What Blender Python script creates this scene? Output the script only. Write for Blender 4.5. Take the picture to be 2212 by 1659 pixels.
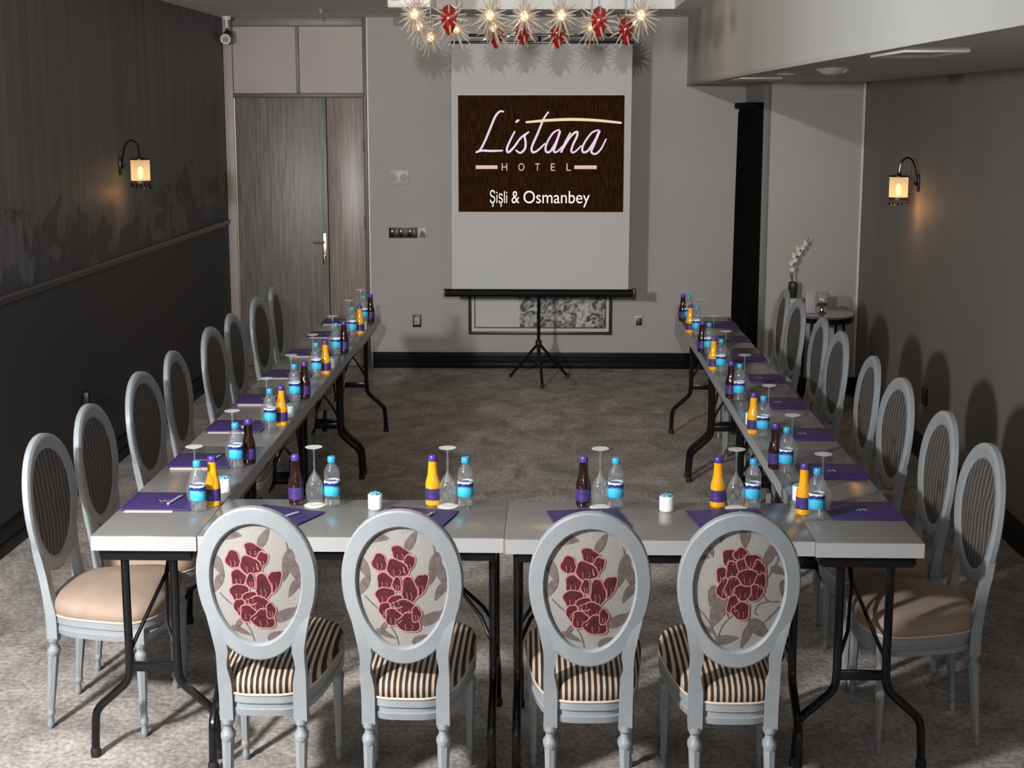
import bpy, bmesh, math, random
from mathutils import Vector, Matrix
random.seed(7)
for o in list(bpy.data.objects): bpy.data.objects.remove(o, do_unlink=True)
S = bpy.context.scene
COL = S.collection
R = math.radians
PI = math.pi

# ------------------------------------------------------------------ camera
cam = bpy.data.cameras.new('camera'); camo = bpy.data.objects.new('camera', cam); COL.objects.link(camo)
cam.sensor_width = 36; cam.lens = 53.707; cam.clip_start = 0.05
camo.location = (0, 0, 2.02)
camo.rotation_euler = (R(90 - 10.162), 0, R(1.435))
S.camera = camo

# ------------------------------------------------------------------ world and light
w = bpy.data.worlds.new('world'); S.world = w; w.use_nodes = True
w.node_tree.nodes['Background'].inputs[0].default_value = (0.93, 0.96, 1, 1)
w.node_tree.nodes['Background'].inputs[1].default_value = 0.95

def aim(o, target):
    d = Vector(target) - o.location
    o.rotation_euler = d.to_track_quat('-Z', 'Y').to_euler()

def lamp(name, kind, loc, power, color, target=None, **kw):
    l = bpy.data.lights.new(name, kind); l.energy = power; l.color = color
    for k, v in kw.items(): setattr(l, k, v)
    o = bpy.data.objects.new(name, l); COL.objects.link(o); o.location = loc
    if target: aim(o, target)
    return o
# photographer's two flash heads: a soft one on a stand by the charcoal wall, a narrow one high behind the camera
lamp('stand_flash', 'AREA', (-2.1, 2.0, 2.24), 140, (1, .985, .97), (-1.35, 7.0, 0.9), shape='DISK', size=0.26, spread=R(150))
lamp('high_flash', 'SPOT', (-0.03, -1.8, 2.61), 1120, (1, .985, .965), (-0.2, 12, 1.95), spot_size=R(27), spot_blend=0.85, shadow_soft_size=0.018)

vs = S.view_settings
vs.view_transform = 'Standard'; vs.look = 'None'; vs.gamma = 1; vs.use_curve_mapping = False
vs.exposure = 0.28

# ------------------------------------------------------------------ materials
def new_mat(name):
    m = bpy.data.materials.new(name); m.use_nodes = True
    return m, m.node_tree.nodes, m.node_tree.links, m.node_tree.nodes['Principled BSDF']

def mat(name, col, rough=0.5, metal=0.0, noise=0.0, scale=20, bump=0.0, stretch=(1, 1, 1), spec=0.5, coat=0.0, emit=None, estr=0.0, col2=None):
    m, N, L, B = new_mat(name)
    B.inputs['Roughness'].default_value = rough; B.inputs['Metallic'].default_value = metal
    B.inputs['Specular IOR Level'].default_value = spec; B.inputs['Coat Weight'].default_value = coat
    B.inputs['Base Color'].default_value = (*col, 1)
    if emit:
        B.inputs['Emission Color'].default_value = (*emit, 1); B.inputs['Emission Strength'].default_value = estr
    if noise or bump or col2:
        tc = N.new('ShaderNodeTexCoord'); mp = N.new('ShaderNodeMapping'); mp.inputs['Scale'].default_value = stretch
        L.new(tc.outputs['Object'], mp.inputs[0])
        nz = N.new('ShaderNodeTexNoise'); nz.inputs['Scale'].default_value = scale; nz.inputs['Detail'].default_value = 5
        L.new(mp.outputs[0], nz.inputs['Vector'])
        cr = N.new('ShaderNodeValToRGB')
        a = col; b = col2 if col2 else tuple(min(1, c * (1 + noise)) for c in col)
        if not col2: a = tuple(c * (1 - noise) for c in col)
        cr.color_ramp.elements[0].position = .32; cr.color_ramp.elements[1].position = .68
        cr.color_ramp.elements[0].color = (*a, 1); cr.color_ramp.elements[1].color = (*b, 1)
        L.new(nz.outputs['Fac'], cr.inputs[0]); L.new(cr.outputs[0], B.inputs['Base Color'])
        if bump:
            bp = N.new('ShaderNodeBump'); bp.inputs['Strength'].default_value = bump; bp.inputs['Distance'].default_value = .01
            L.new(nz.outputs['Fac'], bp.inputs['Height']); L.new(bp.outputs[0], B.inputs['Normal'])
    return m

def stripes(name, cols, axis, period, rough=.7, wobble=0.0, bump=0.0):
    """cols: list of (position, colour) over one stripe period, along a local axis"""
    m, N, L, B = new_mat(name); B.inputs['Roughness'].default_value = rough
    tc = N.new('ShaderNodeTexCoord'); sp = N.new('ShaderNodeSeparateXYZ'); L.new(tc.outputs['Object'], sp.inputs[0])
    src = sp.outputs[axis]
    if wobble:
        nz = N.new('ShaderNodeTexNoise'); nz.inputs['Scale'].default_value = 9; nz.inputs['Detail'].default_value = 3
        L.new(tc.outputs['Object'], nz.inputs['Vector'])
        ma = N.new('ShaderNodeMath'); ma.operation = 'MULTIPLY_ADD'; ma.inputs[1].default_value = wobble
        L.new(nz.outputs['Fac'], ma.inputs[0]); L.new(src, ma.inputs[2]); src = ma.outputs[0]
    dv = N.new('ShaderNodeMath'); dv.operation = 'DIVIDE'; dv.inputs[1].default_value = period; L.new(src, dv.inputs[0])
    fr = N.new('ShaderNodeMath'); fr.operation = 'FRACT'; L.new(dv.outputs[0], fr.inputs[0])
    cr = N.new('ShaderNodeValToRGB'); e = cr.color_ramp.elements
    e[0].position, e[0].color = cols[0][0], (*cols[0][1], 1); e[1].position, e[1].color = cols[-1][0], (*cols[-1][1], 1)
    for p, c in cols[1:-1]:
        x = e.new(p); x.color = (*c, 1)
    L.new(fr.outputs[0], cr.inputs[0]); L.new(cr.outputs[0], B.inputs['Base Color'])
    if bump:
        bp = N.new('ShaderNodeBump'); bp.inputs['Strength'].default_value = bump; bp.inputs['Distance'].default_value = .004
        L.new(cr.outputs[0], bp.inputs['Height']); L.new(bp.outputs[0], B.inputs['Normal'])
    return m

def clear_mat(name, tint, gloss=(1, 1, 1), ior=1.45, body=0.0, body_col=(1, 1, 1)):
    """thin clear wall: see-through with a fresnel sheen"""
    m, N, L, B = new_mat(name); N.remove(B); out = N['Material Output']
    tr = N.new('ShaderNodeBsdfTransparent'); tr.inputs[0].default_value = (*tint, 1)
    gl = N.new('ShaderNodeBsdfGlossy'); gl.inputs[0].default_value = (*gloss, 1); gl.inputs['Roughness'].default_value = .04
    lw = N.new('ShaderNodeLayerWeight'); lw.inputs[0].default_value = .30
    pw = N.new('ShaderNodeMath'); pw.operation = 'MULTIPLY_ADD'; pw.inputs[1].default_value = .75; pw.inputs[2].default_value = .05; L.new(lw.outputs['Facing'], pw.inputs[0])
    mx = N.new('ShaderNodeMixShader'); L.new(pw.outputs[0], mx.inputs[0]); L.new(tr.outputs[0], mx.inputs[1]); L.new(gl.outputs[0], mx.inputs[2])
    fin = mx.outputs[0]
    if body:
        df = N.new('ShaderNodeBsdfDiffuse'); df.inputs[0].default_value = (*body_col, 1)
        m2 = N.new('ShaderNodeMixShader'); m2.inputs[0].default_value = body; L.new(fin, m2.inputs[1]); L.new(df.outputs[0], m2.inputs[2]); fin = m2.outputs[0]
    L.new(fin, out.inputs['Surface'])
    return m

def ramp_z(name, stops, z0, z1, rough=.35):
    """print bands up the height of a label"""
    m, N, L, B = new_mat(name); B.inputs['Roughness'].default_value = rough
    tc = N.new('ShaderNodeTexCoord'); sp = N.new('ShaderNodeSeparateXYZ'); L.new(tc.outputs['Object'], sp.inputs[0])
    nz = N.new('ShaderNodeTexNoise'); nz.inputs['Scale'].default_value = 38; L.new(tc.outputs['Object'], nz.inputs['Vector'])
    ma = N.new('ShaderNodeMath'); ma.operation = 'MULTIPLY_ADD'; ma.inputs[1].default_value = .022; L.new(nz.outputs['Fac'], ma.inputs[0]); L.new(sp.outputs[2], ma.inputs[2])
    mr = N.new('ShaderNodeMapRange'); mr.inputs[1].default_value = z0 + .011; mr.inputs[2].default_value = z1 + .011; L.new(ma.outputs[0], mr.inputs[0])
    cr = N.new('ShaderNodeValToRGB'); cr.color_ramp.interpolation = 'LINEAR'; e = cr.color_ramp.elements
    e[0].position, e[0].color = stops[0][0], (*stops[0][1], 1); e[1].position, e[1].color = stops[-1][0], (*stops[-1][1], 1)
    for p, c in stops[1:-1]:
        x = e.new(p); x.color = (*c, 1)
    L.new(mr.outputs[0], cr.inputs[0]); L.new(cr.outputs[0], B.inputs['Base Color'])
    return m

M = {}
M['frame'] = mat('grey_blue_paint', (.30, .325, .345), .36, noise=.04, scale=30)
M['cream_fabric'] = mat('cream_fabric', (.315, .30, .285), .85, noise=.05, scale=180, bump=.15)
M['petal'] = mat('red_petal_weave', (.034, .002, .006), .8, col2=(.105, .005, .014), scale=60)
M['petal_edge'] = mat('pink_petal_edge', (.46, .19, .185), .8)
M['leaf'] = mat('taupe_leaf_weave', (.105, .08, .075), .85, col2=(.175, .135, .125), scale=60)
M['dark_weave'] = stripes('dark_striped_weave', [(0, (.040, .036, .034)), (.35, (.085, .077, .071)), (.55, (.19, .17, .155)), (.75, (.055, .050, .046)), (1, (.040, .036, .034))], 0, .034, .75, wobble=.05, bump=.25)
M['seat_stripe'] = stripes('black_beige_stripe', [(0, (.012, .010, .009)), (.46, (.014, .012, .010)), (.54, (.50, .36, .26)), (.92, (.52, .39, .29)), (1, (.02, .016, .013))], 0, .0163, .75, bump=.1)
M['seat_beige'] = mat('beige_velvet', (.355, .262, .20), .8, noise=.08, scale=14)
M['piping'] = mat('cream_piping', (.62, .52, .42), .7)
M['table'] = mat('grey_laminate', (.182, .178, .172), .22, noise=.03, scale=60, spec=.5)
M['table_edge'] = mat('pale_edge_band', (.39, .395, .40), .35, noise=.02, scale=40)
M['black_metal'] = mat('black_gloss_metal', (.007, .007, .008), .2, spec=.4)
M['black_satin'] = mat('black_satin', (.006, .006, .006), .6, spec=.15)
M['rubber'] = mat('black_rubber', (.012, .012, .012), .7)
M['chrome'] = mat('chrome', (.7, .7, .7), .18, metal=1)
M['carpet'] = None
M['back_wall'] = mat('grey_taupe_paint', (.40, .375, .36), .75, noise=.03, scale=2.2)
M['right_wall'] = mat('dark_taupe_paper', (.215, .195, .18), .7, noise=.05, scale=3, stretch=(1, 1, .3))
M['soffit'] = mat('soffit_paint', (.50, .50, .48), .7, noise=.05, scale=1.6, stretch=(1, 1, .25))
M['soffit_under'] = mat('soffit_under_paint', (.55, .55, .54), .65, noise=.05, scale=2.5)
M['ceiling'] = mat('ceiling_paint', (.88, .88, .87), .8, noise=.03, scale=2)
M['black_trim'] = mat('black_gloss_trim', (.009, .009, .009), .38, noise=.2, scale=6, spec=.08)
M['wall_dark_low'] = mat('charcoal_panel', (.050, .050, .051), .62, noise=.12, scale=40)
M['rail'] = mat('charcoal_rail', (.07, .07, .07), .4)
M['door_wood'] = mat('dark_grained_oak', (.115, .107, .098), .42, col2=(.20, .19, .175), scale=7, stretch=(6, 1, .45), bump=.25)
M['door_wood_pink'] = mat('reddish_grained_oak', (.20, .155, .138), .36, col2=(.32, .265, .24), scale=7, stretch=(6, 1, .4), bump=.12)
M['door_panel'] = mat('mauve_panel', (.40, .345, .33), .5, noise=.05, scale=2)
M['door_frame'] = mat('taupe_frame', (.20, .175, .165), .45, noise=.12, scale=9)
M['door_frame_dark'] = mat('dark_taupe_frame', (.12, .108, .10), .45, noise=.12, scale=9)
M['brass'] = mat('pale_brass', (.72, .64, .50), .25, metal=1)
M['screen'] = mat('projection_fabric', (.52, .522, .52), .85)
M['picture'] = mat('projected_dark_brown', (.014, .0062, .0022), .8, col2=(.050, .022, .0075), scale=9, stretch=(9, 1, 1.4), spec=0)
M['picture_edge'] = mat('projected_pink_edge', (.7, .55, .48), .8)
M['lilac'] = mat('projected_lilac_letters', (.85, .70, .88), .6, emit=(.80, .66, .82), estr=.24)
M['gold'] = mat('projected_gold_bar', (.80, .68, .45), .6, emit=(.85, .70, .45), estr=.30)
M['rose'] = mat('projected_rose_letters', (.75, .55, .47), .6, emit=(.8, .58, .5), estr=.22)
M['white_letters'] = mat('projected_white_letters', (.9, .86, .82), .6, emit=(.9, .86, .82), estr=.38)
M['black_plastic'] = mat('black_plastic', (.014, .014, .014), .4)
M['white_plastic'] = mat('white_plastic', (.70, .71, .69), .4)
M['grey_plastic'] = mat('grey_plastic', (.42, .41, .39), .4)
M['metal_plate'] = mat('brushed_plate', (.33, .31, .29), .5)
M['mat_board'] = mat('picture_mount', (.62, .55, .50), .8)
M['curtain'] = mat('black_velvet', (.0035, .0035, .0035), .9, spec=.08)
M['water_clear'] = clear_mat('clear_plastic', (.93, .955, .97), body=.05, body_col=(.9, .95, 1))
M['water_cap'] = mat('sky_blue_cap', (.045, .36, .62), .3)
M['water_label'] = ramp_z('blue_water_label', [(0, (.03, .36, .58)), (.30, (.05, .52, .78)), (.55, (.10, .55, .80)), (.70, (.012, .03, .22)), (.86, (.012, .03, .20)), (.93, (.85, .9, .95)), (1, (.85, .9, .95))], .038, .088)
M['orange'] = mat('orange_juice_glass', (.86, .40, .012), .12, noise=.08, scale=30, coat=.6, spec=.6)
M['cola'] = mat('dark_cola_glass', (.022, .007, .005), .08, coat=.7, spec=.6)
M['purple_label'] = mat('purple_label', (.035, .018, .12), .4, col2=(.085, .05, .22), scale=60)
M['purple_cap'] = mat('violet_cap', (.075, .045, .26), .35)
M['glass'] = clear_mat('clear_glass', (.97, .975, .98), body=.05)
M['glass_foot'] = clear_mat('clear_glass_foot', (.97, .975, .98), body=.38)  # white mixed into the clear glass stands in for its bright shine
M['coaster'] = mat('white_paper', (.72, .70, .66), .8)
M['candle_white'] = mat('white_cup', (.88, .88, .86), .35, emit=(1, .98, .94), estr=.03)  # faint glow put into the white; the cup holds no flame
M['blue_sweet'] = mat('blue_wrap', (.05, .25, .40), .3, col2=(.30, .55, .68), scale=90)
M['folder'] = mat('purple_leatherette', (.042, .028, .128), .5, noise=.15, scale=50)
M['folder_edge'] = mat('purple_folder_spine', (.040, .024, .14), .5)
M['paper'] = mat('cream_paper', (.82, .70, .60), .8)
M['emblem'] = mat('silver_emblem', (.45, .42, .50), .4)
M['pen'] = mat('lilac_pen', (.50, .42, .66), .3)
M['star_glass'] = clear_mat('clear_star_glass', (.92, .88, .83), gloss=(1, .95, .88), body=.34, body_col=(.85, .76, .66))
M['star_red'] = mat('ruby_glass', (.24, .006, .007), .12, coat=.7, emit=(.8, .03, .012), estr=.03)
M['bulb'] = mat('warm_bulb', (1, .85, .65), .4, emit=(1, .72, .42), estr=1.7)
M['sconce_shade'] = None
M['sconce_bulb'] = mat('sconce_bulb_glow', (1, .8, .5), .4, emit=(1, .70, .28), estr=3.2)
M['globe'] = clear_mat('bowl_glass', (.9, .9, .9), body=.06, body_col=(.8, .8, .8))
M['mirror_grey'] = mat('smoked_glass', (.16, .16, .155), .12, coat=.5)
M['vase'] = mat('black_vase', (.008, .012, .010), .25)
M['petal_white'] = mat('orchid_petal', (.72, .70, .62), .6)
M['stem'] = mat('dark_stem', (.05, .05, .03), .6)
M['plinth'] = mat('cream_plinth', (.48, .46, .41), .6)
M['lilac_card'] = mat('lilac_card', (.40, .37, .42), .6)

def carpet():
    m, N, L, B = new_mat('mottled_taupe_carpet'); B.inputs['Roughness'].default_value = .95; B.inputs['Specular IOR Level'].default_value = .1
    tc = N.new('ShaderNodeTexCoord'); mp = N.new('ShaderNodeMapping'); mp.inputs['Scale'].default_value = (1.35, 1, 1); L.new(tc.outputs['Object'], mp.inputs[0])
    n1 = N.new('ShaderNodeTexNoise'); n1.inputs['Scale'].default_value = 3.2; n1.inputs['Detail'].default_value = 7; n1.inputs['Roughness'].default_value = .72; n1.inputs['Distortion'].default_value = .6
    n2 = N.new('ShaderNodeTexNoise'); n2.inputs['Scale'].default_value = 42; n2.inputs['Detail'].default_value = 4
    for n in (n1, n2): L.new(mp.outputs[0], n.inputs['Vector'])
    c1 = N.new('ShaderNodeValToRGB'); e = c1.color_ramp.elements
    e[0].position, e[0].color = .36, (.27, .243, .225, 1); e[1].position, e[1].color = .66, (.57, .525, .49, 1)
    L.new(n1.outputs['Fac'], c1.inputs[0])
    c2 = N.new('ShaderNodeValToRGB'); e = c2.color_ramp.elements
    e[0].position, e[0].color = .34, (.62, .62, .62, 1); e[1].position, e[1].color = .62, (1.12, 1.12, 1.12, 1)
    L.new(n2.outputs['Fac'], c2.inputs[0])
    mx = N.new('ShaderNodeMix'); mx.data_type = 'RGBA'; mx.blend_type = 'MULTIPLY'; mx.inputs[0].default_value = .85
    L.new(c1.outputs[0], mx.inputs[6]); L.new(c2.outputs[0], mx.inputs[7]); L.new(mx.outputs[2], B.inputs['Base Color'])
    bp = N.new('ShaderNodeBump'); bp.inputs['Strength'].default_value = .5; bp.inputs['Distance'].default_value = .01
    L.new(n2.outputs['Fac'], bp.inputs['Height']); L.new(bp.outputs[0], B.inputs['Normal'])
    return m
M['carpet'] = carpet()

def charcoal_paper():
    """dark wallpaper: fine vertical streaks and a darker, matt flower print that climbs from the rail"""
    m, N, L, B = new_mat('charcoal_wallpaper'); B.inputs['Roughness'].default_value = .6
    tc = N.new('ShaderNodeTexCoord'); mp = N.new('ShaderNodeMapping'); mp.inputs['Scale'].default_value = (1, 9, .35); L.new(tc.outputs['Object'], mp.inputs[0])
    n1 = N.new('ShaderNodeTexNoise'); n1.inputs['Scale'].default_value = 2.2; n1.inputs['Detail'].default_value = 5; L.new(mp.outputs[0], n1.inputs['Vector'])
    c1 = N.new('ShaderNodeValToRGB'); e = c1.color_ramp.elements
    e[0].position, e[0].color = .3, (.098, .099, .103, 1); e[1].position, e[1].color = .7, (.155, .156, .160, 1); L.new(n1.outputs['Fac'], c1.inputs[0])
    sp = N.new('ShaderNodeSeparateXYZ'); L.new(tc.outputs['Object'], sp.inputs[0])
    mp2 = N.new('ShaderNodeMapping'); mp2.inputs['Scale'].default_value = (1, 1.15, 1.9); L.new(tc.outputs['Object'], mp2.inputs[0])
    n2 = N.new('ShaderNodeTexNoise'); n2.inputs['Scale'].default_value = 1.9; n2.inputs['Detail'].default_value = 5; n2.inputs['Roughness'].default_value = .62; n2.inputs['Distortion'].default_value = .7
    L.new(mp2.outputs[0], n2.inputs['Vector'])
    mr = N.new('ShaderNodeMapRange'); mr.inputs[1].default_value = 1.15; mr.inputs[2].default_value = 2.0; mr.inputs[3].default_value = .20; mr.inputs[4].default_value = -.25; L.new(sp.outputs[2], mr.inputs[0])
    ad = N.new('ShaderNodeMath'); L.new(n2.outputs['Fac'], ad.inputs[0]); L.new(mr.outputs[0], ad.inputs[1])
    c2 = N.new('ShaderNodeValToRGB'); e = c2.color_ramp.elements; e[0].position = .555; e[1].position = .59; e[0].color = (1, 1, 1, 1); e[1].color = (.52, .52, .52, 1)
    L.new(ad.outputs[0], c2.inputs[0])
    mx = N.new('ShaderNodeMix'); mx.data_type = 'RGBA'; mx.blend_type = 'MULTIPLY'; mx.inputs[0].default_value = 1
    L.new(c1.outputs[0], mx.inputs[6]); L.new(c2.outputs[0], mx.inputs[7]); L.new(mx.outputs[2], B.inputs['Base Color'])
    return m
M['wall_dark'] = charcoal_paper()

def shade_mat():
    """pleated cream glass: partly see-through, so the bulb shows as a bright core"""
    m, N, L, B = new_mat('lit_cream_shade'); N.remove(B); out = N['Material Output']
    tc = N.new('ShaderNodeTexCoord'); nz = N.new('ShaderNodeTexNoise'); nz.inputs['Scale'].default_value = 40; L.new(tc.outputs['Object'], nz.inputs['Vector'])
    cr = N.new('ShaderNodeValToRGB'); e = cr.color_ramp.elements; e[0].color = (.60, .48, .36, 1); e[1].color = (.82, .70, .54, 1); L.new(nz.outputs['Fac'], cr.inputs[0])
    tl = N.new('ShaderNodeBsdfTranslucent'); L.new(cr.outputs[0], tl.inputs[0])
    tr = N.new('ShaderNodeBsdfTransparent'); tr.inputs[0].default_value = (1, .88, .62, 1)
    mx = N.new('ShaderNodeMixShader'); mx.inputs[0].default_value = .42; L.new(tl.outputs[0], mx.inputs[1]); L.new(tr.outputs[0], mx.inputs[2])
    em = N.new('ShaderNodeEmission'); em.inputs[0].default_value = (1, .70, .42, 1); em.inputs[1].default_value = .27
    ad = N.new('ShaderNodeAddShader'); L.new(mx.outputs[0], ad.inputs[0]); L.new(em.outputs[0], ad.inputs[1]); L.new(ad.outputs[0], out.inputs['Surface'])
    return m
M['sconce_shade'] = shade_mat()

def art_mat():
    m, N, L, B = new_mat('ink_wash_print'); B.inputs['Roughness'].default_value = .5
    tc = N.new('ShaderNodeTexCoord'); sp = N.new('ShaderNodeSeparateXYZ'); L.new(tc.outputs['Object'], sp.inputs[0])
    nz = N.new('ShaderNodeTexNoise'); nz.inputs['Scale'].default_value = 11; nz.inputs['Detail'].default_value = 6; nz.inputs['Distortion'].default_value = 2.2; L.new(tc.outputs['Object'], nz.inputs['Vector'])
    cr = N.new('ShaderNodeValToRGB'); e = cr.color_ramp.elements; e[0].position, e[0].color = .40, (.015, .015, .014, 1); e[1].position, e[1].color = .62, (.55, .53, .50, 1); L.new(nz.outputs['Fac'], cr.inputs[0])
    n2 = N.new('ShaderNodeTexNoise'); n2.inputs['Scale'].default_value = 6; L.new(tc.outputs['Object'], n2.inputs['Vector'])
    ma = N.new('ShaderNodeMath'); ma.operation = 'MULTIPLY_ADD'; ma.inputs[1].default_value = .18; L.new(n2.outputs['Fac'], ma.inputs[0]); L.new(sp.outputs[0], ma.inputs[2])
    gt = N.new('ShaderNodeMath'); gt.operation = 'GREATER_THAN'; gt.inputs[1].default_value = -.08; L.new(ma.outputs[0], gt.inputs[0])
    mx = N.new('ShaderNodeMix'); mx.data_type = 'RGBA'; L.new(gt.outputs[0], mx.inputs[0]); mx.inputs[6].default_value = (.50, .48, .45, 1); L.new(cr.outputs[0], mx.inputs[7]); L.new(mx.outputs[2], B.inputs['Base Color'])
    return m
M['art'] = art_mat()

# ------------------------------------------------------------------ mesh helpers
class MB:
    def __init__(s): s.v = []; s.f = []
    def add(s, vs, fs):
        o = len(s.v); s.v += [tuple(v) for v in vs]; s.f += [tuple(i + o for i in f) for f in fs]; return s
    def box(s, x0, x1, y0, y1, z0, z1, bev=0.0):
        if bev:
            bm = bmesh.new(); bmesh.ops.create_cube(bm, size=1)
            for v in bm.verts: v.co = ((x0 + x1) / 2 + v.co.x * (x1 - x0), (y0 + y1) / 2 + v.co.y * (y1 - y0), (z0 + z1) / 2 + v.co.z * (z1 - z0))
            bmesh.ops.bevel(bm, geom=list(bm.edges), offset=bev, segments=2, affect='EDGES', profile=.5)
            bm.verts.index_update(); s.add([v.co[:] for v in bm.verts], [[v.index for v in f.verts] for f in bm.faces]); bm.free(); return s
        return s.add([(x0, y0, z0), (x1, y0, z0), (x1, y1, z0), (x0, y1, z0), (x0, y0, z1), (x1, y0, z1), (x1, y1, z1), (x0, y1, z1)],
                     [(0, 3, 2, 1), (4, 5, 6, 7), (0, 1, 5, 4), (1, 2, 6, 5), (2, 3, 7, 6), (3, 0, 4, 7)])
    def rings(s, rings, closed=True, cap0=True, cap1=True):
        n = len(rings[0]); vs = [p for r in rings for p in r]; fs = []
        for i in range(len(rings) - 1):
            for j in range(n if closed else n - 1):
                k = (j + 1) % n; fs.append((i * n + j, i * n + k, (i + 1) * n + k, (i + 1) * n + j))
        if cap0: fs.append(tuple(reversed(range(n))))
        if cap1: fs.append(tuple(range((len(rings) - 1) * n, len(rings) * n)))
        return s.add(vs, fs)
    def lathe(s, prof, c=(0, 0, 0), n=16, top=None, flute=0, ry=1.0, cap=True):
        """prof: (radius, z); the axis runs from c to c+top, if a top offset (dx, dy per unit z) is given"""
        dx, dy = top if top else (0, 0); rr = []
        for r, z in prof:
            rr.append([(c[0] + dx * z + r * (1 - (flute if j % 2 else 0)) * math.cos(2 * PI * j / n), c[1] + dy * z + ry * r * (1 - (flute if j % 2 else 0)) * math.sin(2 * PI * j / n), c[2] + z) for j in range(n)])
        return s.rings(rr, cap0=cap, cap1=cap)
    def tube(s, pts, r, n=8, flat=1.0):
        pts = [Vector(p) for p in pts]; rr = []; up = None
        for i, p in enumerate(pts):
            t = (pts[min(i + 1, len(pts) - 1)] - pts[max(i - 1, 0)]).normalized()
            if up is None:
                up = Vector((0, 0, 1)) if abs(t.z) < .9 else Vector((0, 1, 0))
            a = t.cross(up)
            if a.length < 1e-4: a = t.cross(Vector((1, 0, 0)))
            a.normalize(); b = a.cross(t).normalized(); up = b
            q = r[i] if isinstance(r, (list, tuple)) else r
            rr.append([p + a * q * math.cos(2 * PI * j / n) + b * q * flat * math.sin(2 * PI * j / n) for j in range(n)])
        return s.rings(rr)
    def sphere(s, c, r, n=12, m=8, sc=(1, 1, 1)):
        rr = []
        for i in range(1, m):
            a = PI * i / m
            rr.append([(c[0] + sc[0] * r * math.sin(a) * math.cos(2 * PI * j / n), c[1] + sc[1] * r * math.sin(a) * math.sin(2 * PI * j / n), c[2] - sc[2] * r * math.cos(a)) for j in range(n)])
        return s.rings(rr)
    def build(s, name, material, parent=None, sc=(1, 1, 1), smooth=35, loc=None):
        me = bpy.data.meshes.new(name)
        me.from_pydata([(v[0] * sc[0], v[1] * sc[1], v[2] * sc[2]) for v in s.v], [], s.f)
        bm = bmesh.new(); bm.from_mesh(me); bmesh.ops.recalc_face_normals(bm, faces=bm.faces); bm.to_mesh(me); bm.free()
        if smooth:
            me.shade_smooth(); me.set_sharp_from_angle(angle=R(smooth))
        me.materials.append(M[material] if isinstance(material, str) else material)
        o = bpy.data.objects.new(name, me); COL.objects.link(o)
        if parent: o.parent = parent
        if loc: o.location = loc
        return o

def tag(o, label, cat, group=None):
    o['label'] = label; o['category'] = cat
    if group: o['group'] = group
    return o

def thing(name, label, cat, loc=(0, 0, 0), rz=0, group=None):
    o = bpy.data.objects.new(name, None); COL.objects.link(o); o.location = loc; o.rotation_euler = (0, 0, rz); o.empty_display_size = .05
    return tag(o, label, cat, group)

def struct(o, label=None):
    o['kind'] = 'structure'
    if label: o['label'] = label
    return o

def dup(root, loc, rz, label, group=None):
    r = root.copy(); COL.objects.link(r); r.location = loc; r.rotation_euler = (0, 0, rz); r['label'] = label
    if group: r['group'] = group
    for ch in root.children:
        c = ch.copy(); COL.objects.link(c); c.parent = r
        for g in ch.children:
            d = g.copy(); COL.objects.link(d); d.parent = c
    return r

ORD = ['first', 'second', 'third', 'fourth', 'fifth', 'sixth', 'seventh', 'eighth']

# ------------------------------------------------------------------ the room
XL, XR, YB, ZC = -2.53, 2.20, 12.0, 2.72
YN = -4.0
SX, SZ = 1.045, 2.21          # soffit edge and underside
CY = 10.9; CX = 1.50          # corner pier
struct(MB().box(XL - .2, XR + .2, YN, YB + .2, -.1, 0).build('floor', 'carpet', smooth=0), 'mottled taupe grey carpet')
wl = struct(MB().box(XL - .15, XL, YN, YB + .15, 1.17, 3.1).build('wall_left', 'wall_dark', smooth=0), 'charcoal papered wall with a darker flower print')
MB().box(XL - .15, XL + .004, YN, YB, 0, 1.17).build('lower_panel', 'wall_dark_low', wl, smooth=0)
t = MB()
t.box(XL + .002, XL + .018, YN, YB - .01, 1.148, 1.178, .005).box(XL + .002, XL + .010, YN, YB - .01, 1.135, 1.150, .003)
struct(t.build('trim_1', 'rail'), 'dark dado rail on the charcoal wall')
t = MB(); t.box(XL + .002, XL + .022, YN, YB - .01, 0, .13, .004).box(XL + .002, XL + .03, YN, YB - .01, .0, .055, .004)
struct(t.build('baseboard_left', 'black_trim'), 'black baseboard along the charcoal wall')
wb = struct(MB().box(-1.43, CX + .05, YB, YB + .15, 0, 3.1).build('wall_back', 'back_wall', smooth=0), 'grey taupe wall behind the projection screen')
MB().box(XL, -1.43, YB + .05, YB + .15, 0, 3.1).build('door_reveal', 'door_frame_dark', wb, smooth=0)
t = MB(); t.box(-1.405, CX, YB - .022, YB, 0, .125, .004).box(-1.405, CX, YB - .032, YB, 0, .045, .006).box(-1.405, CX, YB - .028, YB, .085, .105, .004)
struct(t.build('baseboard_back', 'black_trim'), 'black stepped baseboard behind the screen')
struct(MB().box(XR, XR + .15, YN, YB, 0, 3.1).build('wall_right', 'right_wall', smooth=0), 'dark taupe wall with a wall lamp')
t = MB(); t.box(XR - .022, XR, YN, CY, 0, .13, .004).box(XR - .03, XR, YN, CY, 0, .05, .005)
struct(t.build('baseboard_right', 'black_trim'), 'black baseboard along the taupe wall')
pier = struct(MB().box(CX, XR, CY, YB, 0, SZ + .02).build('wall_pier', 'back_wall', smooth=0), 'grey corner pier beside the black curtain')
struct(MB().box(XR - .022, XR - .006, CY - .012, CY - .001, .125, SZ - .002).build('trim_2', 'white_plastic', smooth=0), 'thin pale corner bead on the pier')
struct(MB().box(CX + .0, XR - .024, CY - .022, CY, 0, .125, .004).build('baseboard_pier', 'black_trim'), 'black baseboard under the pier')
struct(MB().box(CX - .012, CX + .035, CY - .015, CY, .126, SZ - .002, .003).build('trim_3', mat('dark_jamb', (.17, .165, .155), .6)), 'dark jamb at the edge of the pier')
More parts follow.
